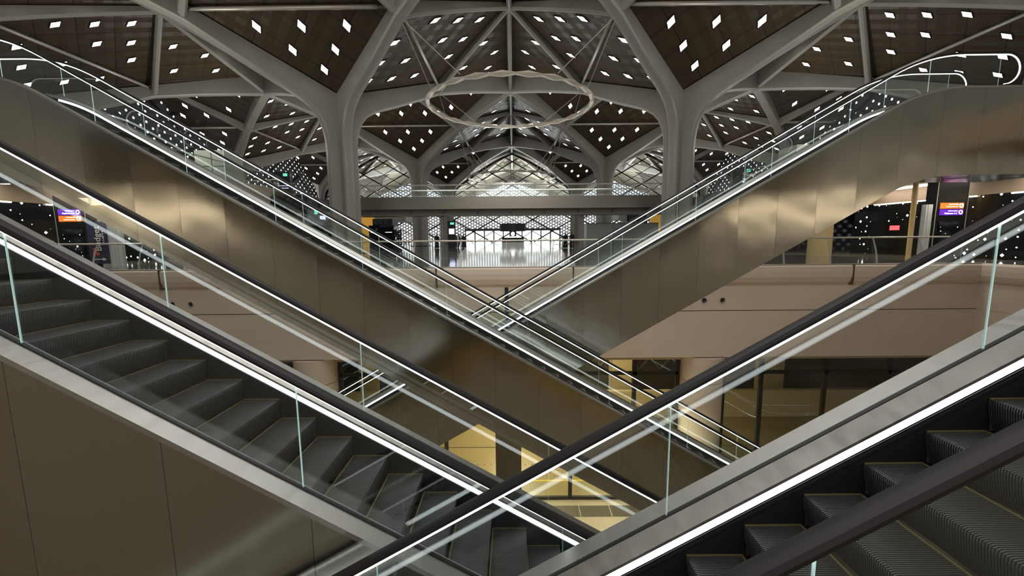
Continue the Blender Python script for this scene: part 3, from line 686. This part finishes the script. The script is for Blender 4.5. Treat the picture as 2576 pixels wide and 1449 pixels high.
# ------------------------------------------------------------------ upper galleries, one each side
for s in (-1, 1):
    w = side[s]
    o = empty('upper_gallery', (s * 17.6, 34, 3.6), f'beige edged upper gallery on the {w} above the concourse', 'gallery')
    def X(d): return s * d
    def bx(mb, x0, x1, y0, y1, z0, z1): mb.box((min(X(x0), X(x1)), y0, z0), (max(X(x0), X(x1)), y1, z1))
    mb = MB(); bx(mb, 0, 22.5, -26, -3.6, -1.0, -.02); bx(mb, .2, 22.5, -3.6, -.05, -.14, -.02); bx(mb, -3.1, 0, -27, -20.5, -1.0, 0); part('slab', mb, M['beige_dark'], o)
    # parapet with a rounded far corner
    path = [(0, -20.5), (0, -4.6), (0, -3.5)] + [(0, -3)] + [(3 - 3 * math.cos(a), -3 + 3 * math.sin(a)) for a in [math.pi / 2 * k / 8 for k in range(1, 9)]] + [(22, 0)]
    mb = MB(); rg = []
    for i, p in enumerate(path):
        a = path[max(i - 1, 0)]; b = path[min(i + 1, len(path) - 1)]; dx, dy = b[0] - a[0], b[1] - a[1]; l = math.hypot(dx, dy); nx, ny = dy / l, -dx / l
        zb = -.98 if p[1] < -4 else (-.45 if i < 3 else -.12)
        rg.append([(X(p[0] - nx * q), p[1] - ny * q, z) for q, z in ((.02, zb), (.12, zb + .03), (.18, zb * .6), (.16, .08), (.0, .14), (-.15, .14), (-.15, zb))])
    mb.rings(rg if s < 0 else [r[::-1] for r in rg]); part('parapet', mb, M['beige_dark'], o, True)
    mb = MB(); mb.tube([(X(p[0]), p[1], 1.12) for p in path], .035); part('top_rail', mb, M['tube'], o, True)
    mb = MB()
    for (a, b), (c, d) in zip(path, path[1:]): mb.rings([[(X(a), b - .005, z), (X(a), b + .005, z)] + [(X(c), d + .005, z), (X(c), d - .005, z)] for z in (.14, 1.1)])
    part('glass_screen', mb, M['glass'], o)
    # dark shop block under the far end with a row of jet nozzles
    o = empty('dark_shop_block', (s * 17.4, 34.4, ZF), f'black glass shop block with air jets under the {w} gallery end', 'shop front')
    mb = MB(); bx(mb, 0, 13, 0, 11.5, 0, 3.75); part('glass_wall', mb, M['black'], o)
    mb = MB(); bx(mb, -.05, 13.1, -.06, 11.6, 3.75, 4.83); part('bulkhead', mb, M['black_matte'], o)
    for (jx, jy, ax) in [(1.0 + 1.15 * q, -.1, 0) for q in range(4)] + [(-.09, 1.2 + 2.2 * q, 1) for q in range(5)]:
        mb = MB(); n = 16
        mb.rings([[((X(jx) + r * math.cos(2 * math.pi * k / n)) if ax == 0 else X(jx - yy_), (jy - yy_) if ax == 0 else (jy + r * math.cos(2 * math.pi * k / n)), 4.38 + r * math.sin(2 * math.pi * k / n)) for k in range(n)] for r, yy_ in ((.36, .0), (.34, .08), (.24, .09), (.2, -.02), (.12, .10), (.02, .11))])
        part('air_jet', mb, M['jet'] if 'jet' in M else M.setdefault('jet', mat('jet_metal', (.10, .10, .10), .35, .6)), o)
    yb = -.08
    strokes(o, X(1.9) - .5, yb, 3.1, .2, 1.2, M['text'], 2)
    for q in (.45, .95):
        mb = MB(); n = 16; mb.rings([[(X(1.9) + q + r * math.cos(2 * math.pi * k / n), yb, 3.02 + r * math.sin(2 * math.pi * k / n)) for k in range(n)] for r in (.19, .08)], caps=False); part('round_symbol', mb, M['text'], o)
    for q, (yy, mm, ww, zz) in enumerate(((2.2, 'teal', .5, 3.4), (3.2, 'bluew', 1.0, 3.0), (6.4, 'purple', .9, 2.7), (8.5, 'teal', .5, 2.2))):
        mb = MB(); bx(mb, -.06, 0, yy, yy + ww, zz, zz + .32); part('display', mb, M[mm], o)
    # under-gallery bulkhead, dark glass wall with painted reflections and cove light
    o = empty('starry_glass_wall', (s * 22.9, 20, ZF), f'dark glass wall with painted starry reflections behind the {w} sign pylon', 'glass wall')
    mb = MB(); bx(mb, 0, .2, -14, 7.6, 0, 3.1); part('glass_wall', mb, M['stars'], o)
    mb = MB(); bx(mb, -.05, .3, -14, 7.6, 3.1, 3.84); bx(mb, -.12, .3, -14, 7.6, 3.06, 3.16); part('bulkhead', mb, M['beige_dark'], o)
    for q, (y0, y1) in enumerate(((-6, -1.5), (.9, 5.6))):
        mb = MB(); bx(mb, -.75, -.5, y0, y1, 3.76, 3.83); part('cove_light', mb, M['strip'], o)
        mb = MB(); bx(mb, -.08, -.05, y0 - .5, y1 + .5, 3.0, 3.06); part('cove_light', mb, M['cove'], o)
    if s > 0:
        mb = MB(); bx(mb, -.03, 0, 2.4, 6.3, 0, 2.9); part('dark_door', mb, M['black'], o)
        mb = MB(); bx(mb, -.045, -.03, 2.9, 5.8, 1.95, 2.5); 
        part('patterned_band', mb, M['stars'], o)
        mb = MB(); bx(mb, -.06, -.03, 4.3, 4.9, 1.45, 1.72); part('red_sign', mb, M['redd'], o)
    # sign pylon
    o = empty('sign_pylon', (s * 19.35, 18.2, ZF), f'tall black sign pylon with orange and purple display on the {w} of the concourse', 'sign')
    mb = MB(); mb.box((-.66, 0, 0), (.66, .5, 3.84)); part('body', mb, M['pylon'], o)
    for q in (-.68, .66):
        mb = MB(); mb.box((q, -.02, 0), (q + .02, .0, 3.84)); part('edge_trim', mb, M['tube'], o)
    mb = MB(); mb.box((-.48, -.03, .15), (.48, -.001, 1.75)); part('starry_lower_face', mb, M['stars_x'], o)  # painted dots for reflections in the pylon glass
    zo, zp = (2.12, 1.84) if s > 0 else (1.84, 2.12)
    if s < 0: zo, zp = 1.90, 2.18
    zo += .19; zp += .19
    for zz, mm in ((zo, 'orange'), (zp, 'purple')):
        mb = MB(); mb.box((-.5, -.03, zz), (.5, -.001, zz + .25)); d = part('display', mb, M[mm], o)
        mb = MB(); n = 20; mb.rings([[(.39 + r * math.cos(2 * math.pi * k / n), -.036, zz + .125 + r * math.sin(2 * math.pi * k / n)) for k in range(n)] for r in (.095, .05)], caps=False); part('symbol', mb, M['text'], d)
        if mm == 'purple': lettering('Platforms 1-6', .10, M['text'], d, (-.04, -.036, zz + .07), (math.pi / 2, 0, 0))
        else: strokes(d, -.02, -.036, zz + .08, .06, .5, M['text'])
        strokes(d, .05, -.036, zz + .18, .07, .42, M['text'])
    # cream lift enclosure on the gallery
    o = empty('lift_enclosure', (s * 19.0, 27.5, 3.6), f'cream panelled lift box on the {w} upper gallery', 'lift')
    mb = MB(); mb.box((-.95, -.9, 0), (.95, .9, 2.0)); part('panels', mb, M['creambox'], o)
    mb = MB(); mb.box((-.96, -.92, .98), (.96, -.9, 1.02)); mb.box((.1, -.92, 0), (.13, -.9, 2.0)); part('seams', mb, M['frame'], o)
for q in (-1, 1): lamp('soffit_fill', (q * 18.9, 24.6, 2.5), .5, 160, (1, .80, .50)); lamp('soffit_fill', (q * 20.4, 18.6, 2.5), .4, 60, (1, .88, .7)); lamp('soffit_fill', (q * 17.8, 16.85, 2.5), .3, 60, (1, .92, .8))  # added fills under the galleries to brighten the column and banner
# right and left near columns on the concourse
mb = MB(); mb.lathe([(.6, 0), (.58, 3.84)], 28); o = part('round_beige_column', mb, M['gold'], None, True); o.location = (18.2, 24.2, ZF); tag(o, 'warm beige round column behind the balustrade at the right', 'column')
mb = MB(); mb.lathe([(.11, 0), (.12, 3.84)], 16); o = part('slim_post', mb, M['gold'], None, True); o.location = (21.35, 22, ZF); tag(o, 'slim cream post beside the grey fluted column', 'post')
def fluted(x, y, r, h, label):
    n = 48; mb = MB(); P = [((r if k % 4 < 2 else r * .9) * math.cos(2 * math.pi * k / n), (r if k % 4 < 2 else r * .9) * math.sin(2 * math.pi * k / n)) for k in range(n)]
    mb.prism(P, 0, h); o = part('fluted_column', mb, M['whitefabric'], None); o.location = (x, y, ZF); tag(o, label, 'column', 'pale fluted columns'); return o
fluted(-19.4, 19.95, .47, 3.84, 'pale grey fluted column beside the navy banner'); fluted(17.75, 17.65, .17, 2.45, 'short grey fluted column beside the sign pylon')
o = empty('hanging_banner', (-17.68, 17.6, ZF), 'navy upright banner with white sideways lettering and an arrow', 'banner')
mb = MB(); mb.box((-.42, 0, .25), (.42, .04, 2.05)); part('cloth', mb, M['navy'], o)
lettering('Budget', .38, M['paint_white'], o, (.02, -.01, 1.32), (math.pi / 2, -math.pi / 2, 0)); mb = MB(); [mb.box((.24, -.012, 1.05 + .09 * k), (.29, -.01, 1.05 + .09 * k + (.05 if k % 3 else .075))) for k in range(7)]; part('illegible_lettering', mb, M['paint_white'], o)
mb = MB(); mb.add([(-.28, -.012, .62), (.05, -.012, .62), (.05, -.012, .70), (-.22, -.012, .86), (.05, -.012, .92), (-.28, -.012, .92)], [(0, 1, 2), (0, 2, 3), (3, 4, 5)]); part('red_mark', mb, M['red_print'], o)
mb = MB(); mb.box((-.30, -.014, .42), (.22, -.01, .46)); mb.add([(.14, -.013, .52), (.14, -.013, .36), (.32, -.013, .44)], [(0, 1, 2)]); part('arrow', mb, M['paint_white'], o)
# opposite side of the void (seen only as reflections): gallery edge and its cove light
o = empty('facing_gallery', (0, -15, 1.6), 'gallery edge with a warm cove light on the viewer\'s side of the void', 'gallery')
mb = MB(); mb.box((-40, -5, 0), (40, 0, 1.6)); part('slab', mb, M['beige_dark'], o)
for x0, x1 in ((-36, -17), (17, 36)): mb = MB(); mb.box((x0, .02, .35), (x1, .1, .75)); part('cove_light', mb, M['cove'], o)

# ------------------------------------------------------------------ far concourse furniture
o = empty('information_desk', (.1, 74, ZF), 'dark round canopy information desk before the entrance doors', 'desk')
mb = MB(); mb.lathe([(2.25, 2.25), (2.3, 2.3), (2.3, 3.55), (2.2, 3.6)], 36); part('canopy', mb, M['black_matte'], o, True)
mb = MB(); mb.lathe([(.62, 1.0), (.62, 2.3)], 24); part('core', mb, M['black_matte'], o, True)
mb = MB(); mb.lathe([(2.0, 0), (2.0, 1.02), (2.1, 1.05), (2.1, 1.1)], 36); part('counter', mb, M['black_matte'], o, True)
mb = MB(); n = 24; mb.rings([[(r * math.cos(2 * math.pi * k / n), -.66, 1.78 + r * math.sin(2 * math.pi * k / n)) for k in range(n)] for r in (.36, .02)], caps=False); part('round_emblem', mb, M['white'], o)
mb = MB(); mb.box((-.55, -.68, 1.12), (.55, -.64, 1.34)); part('light_bar', mb, M['white'], o)
for i, (x, y, wd, hh, lab) in enumerate(((-15.2, 48, 2.9, 2.7, 'black kiosk with a lit strip, behind the nearest left column'), (14.3, 48, 2.9, 2.9, 'black kiosk behind the nearest right column'))):
    o = empty('black_kiosk', (x, y, ZF), lab, 'kiosk')
    mb = MB(); mb.box((-wd / 2, 0, 0), (wd / 2, 2.2, hh)); part('body', mb, M['black'], o)
    mb = MB(); mb.box((-wd / 2 + .5, -.05, hh), (wd / 2 - .1, 2.2, hh + .75)); part('header', mb, M['black_matte'], o)
    for q in range(3):
        mb = MB(); n = 14; cx = -wd / 2 + .95 + .58 * q; mb.rings([[(cx + r * math.cos(2 * math.pi * k / n), yy, hh + .38 + r * math.sin(2 * math.pi * k / n)) for k in range(n)] for r, yy in ((.25, -.05), (.24, -.12), (.15, -.12), (.05, -.03))]); part('air_jet', mb, M['jet'], o)
    for q in (-1, 1):
        mb = MB(); mb.box((q * .85 - .38, -.02, hh - .82), (q * .85 + .38, 0, hh - .76)); part('strip_light', mb, M['white'], o)
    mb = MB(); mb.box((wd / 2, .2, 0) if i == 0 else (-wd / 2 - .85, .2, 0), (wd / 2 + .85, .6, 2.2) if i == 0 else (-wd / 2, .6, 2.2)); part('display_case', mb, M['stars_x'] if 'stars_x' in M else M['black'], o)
o = empty('hoarding', (10.85, 41, ZF), 'pale grey box hoarding under the footbridge', 'hoarding')
mb = MB(); mb.box((-3.35, 0, 0), (3.75, 2.4, 2.5)); part('panels', mb, M['greybox'], o)
mb = MB(); mb.box((-.75, -.01, 0), (-.72, 0, 2.5)); mb.box((-3.35, -.02, 2.48), (3.75, 0, 2.53)); part('seams', mb, M['frame'], o)
o = empty('totem_sign', (-6.95, 47.5, ZF), 'dark totem sign with blue display beside the bridge post', 'sign')
mb = MB(); mb.box((-.42, 0, 0), (.42, .3, 3.1)); part('body', mb, M['black_matte'], o)
mb = MB(); mb.box((-.12, -.02, 2.72), (.32, 0, 2.95)); part('exit_display', mb, M['teal'], o)
mb = MB(); mb.box((-.28, -.02, 1.62), (.34, 0, 2.25)); d = part('timetable_display', mb, M['bluew'], o)
o = empty('striped_stand', (-6.7, 49, ZF), 'barrel shaped stand in black and white stripes beside the totem sign', 'stand')
for k in range(16):
    mb = MB(); rg = []
    for z, r in ((.02, .38), (.4, .50), (.8, .62), (1.1, .66), (1.35, .58), (1.5, .42)):
        a0, a1 = 2 * math.pi * k / 16, 2 * math.pi * (k + 1) / 16; rg.append([(r * math.cos(a0), r * math.sin(a0), z), (r * math.cos(a1), r * math.sin(a1), z), (.2 * math.cos(a1), .2 * math.sin(a1), z), (.2 * math.cos(a0), .2 * math.sin(a0), z)])
    mb.rings(rg); part('stripe', mb, M['thobe'] if k % 2 else M['robe'], o)
for i, s in enumerate((-1, 1)):
    o = empty('lit_shop', (s * 25.4, 52, ZF), f'shop interior glowing warm yellow behind the {side[s]} columns', 'shop')
    mb = MB(); mb.box((-6, 6, 0), (6, 6.2, 4.7)); part('back_wall', mb, M['yellowwall'], o)
    mb = MB(); mb.box((-6, 0, 4.6), (6, 6, 4.8)); part('ceiling_panel', mb, M['yellowwall'], o)
    mb = MB(); mb.lathe([(.3, 0), (.3, 4.6)], 16, (-s * 4.2, .4)); part('column', mb, M['gold'], o, True)
def person(x, y, label, robe, head, h=1.68, rz=0):
    o = empty('person', (x, y, ZF), label, 'person', rz=rz)
    mb = MB(); k = h / 1.7
    prof = [(.26, .04, .17), (.25, .3, .16), (.22, .7, .14), (.19, 1.0, .12), (.21, 1.25, .13), (.22, 1.38, .12), (.13, 1.45, .09), (.06, 1.5, .06), (.062, 1.53, .07), (.085, 1.6, .10), (.085, 1.66, .10), (.055, 1.71, .06), (.01, 1.72, .01)]
    n = 16; mb.rings([[(a * k * math.cos(2 * math.pi * q / n), b * k * math.sin(2 * math.pi * q / n), z * k) for q in range(n)] for a, z, b in prof], mi=0)
    for s in (-1, 1):
        mb.tube([(s * .19 * k, 0, 1.38 * k), (s * .27 * k, -.02, 1.12 * k), (s * .25 * k, -.14 * k, .9 * k), (s * .16 * k, -.2 * k, .88 * k)], [.06 * k, .055 * k, .05 * k, .03 * k], 8)
        mb.tube([(s * .09 * k, -.02, .06), (s * .09 * k, -.16, .03)], [.045, .035], 8)
    part('body', mb, robe, o, True)
    mb = MB(); mb.lathe([(.02, 1.50 * k), (.055, 1.52 * k), (.07, 1.58 * k), (.06, 1.64 * k), (.01, 1.67 * k)], 12, (0, -.045)); part('face', mb, M['skin_tone'], o, True)
    return o
person(-8.75, 48, 'person in a long black robe standing left of the bridge post', M['robe'], 0, 1.66)
person(-5.7, 48.6, 'person in dark clothes standing right of the striped stand', M['robe'], 0, 1.6)
person(5.75, 44, 'person in a black robe standing at the queue barrier', M['robe'], 0, 1.62); person(6.5, 44.4, 'person in dark clothes behind the queue barrier, next to the bridge post', M['robe'], 0, 1.7)
o = empty('queue_barrier', (5.8, 42.5, ZF), 'steel queue barrier posts with rails in front of two people', 'barrier')
for q in range(4):
    mb = MB(); mb.lathe([(.16, 0), (.16, .02), (.03, .04), (.03, 1.0)], 10, (-1.5 + q, 0)); part('post', mb, M['tube'], o)
mb = MB(); mb.box((-1.5, -.01, .86), (1.5, .01, .92)); mb.box((-1.5, -.01, .4), (1.5, .01, .44)); part('belt', mb, M['red_print'], o)
o = empty('far_gallery', (0, 66, 3.6), 'far upper gallery with dark shop boxes behind the left column', 'gallery')
for s in (-1, 1):
    mb = MB(); mb.box((min(s * 17, s * 40), 0, -1), (max(s * 17, s * 40), 6, 0)); part('slab', mb, M['rib'], o)
    mb = MB(); mb.box((min(s * 19, s * 38), 2, 0), (max(s * 19, s * 38), 2.2, 2.6)); part('shop_box', mb, M['black'], o)
    mb = MB(); mb.tube([(s * 17, 0, 1.1), (s * 40, 0, 1.1)], .05); part('top_rail', mb, M['tube'], o)
for s in (-1, 1):
    o = empty('gallery_sign', (s * 21.0, 38.0, 3.6), f'black upright display on top of the {side[s]} shop block', 'sign')
    mb = MB(); mb.box((-.9, 0, 0), (.9, .4, 2.45)); part('body', mb, M['black'], o)
    mb = MB(); mb.box((.32, -.02, 2.05), (.7, 0, 2.3)); part('exit_display', mb, M['teal'], o)
    strokes(o, .35, -.005, 1.2, .14, .8, M['bluew'], 2)
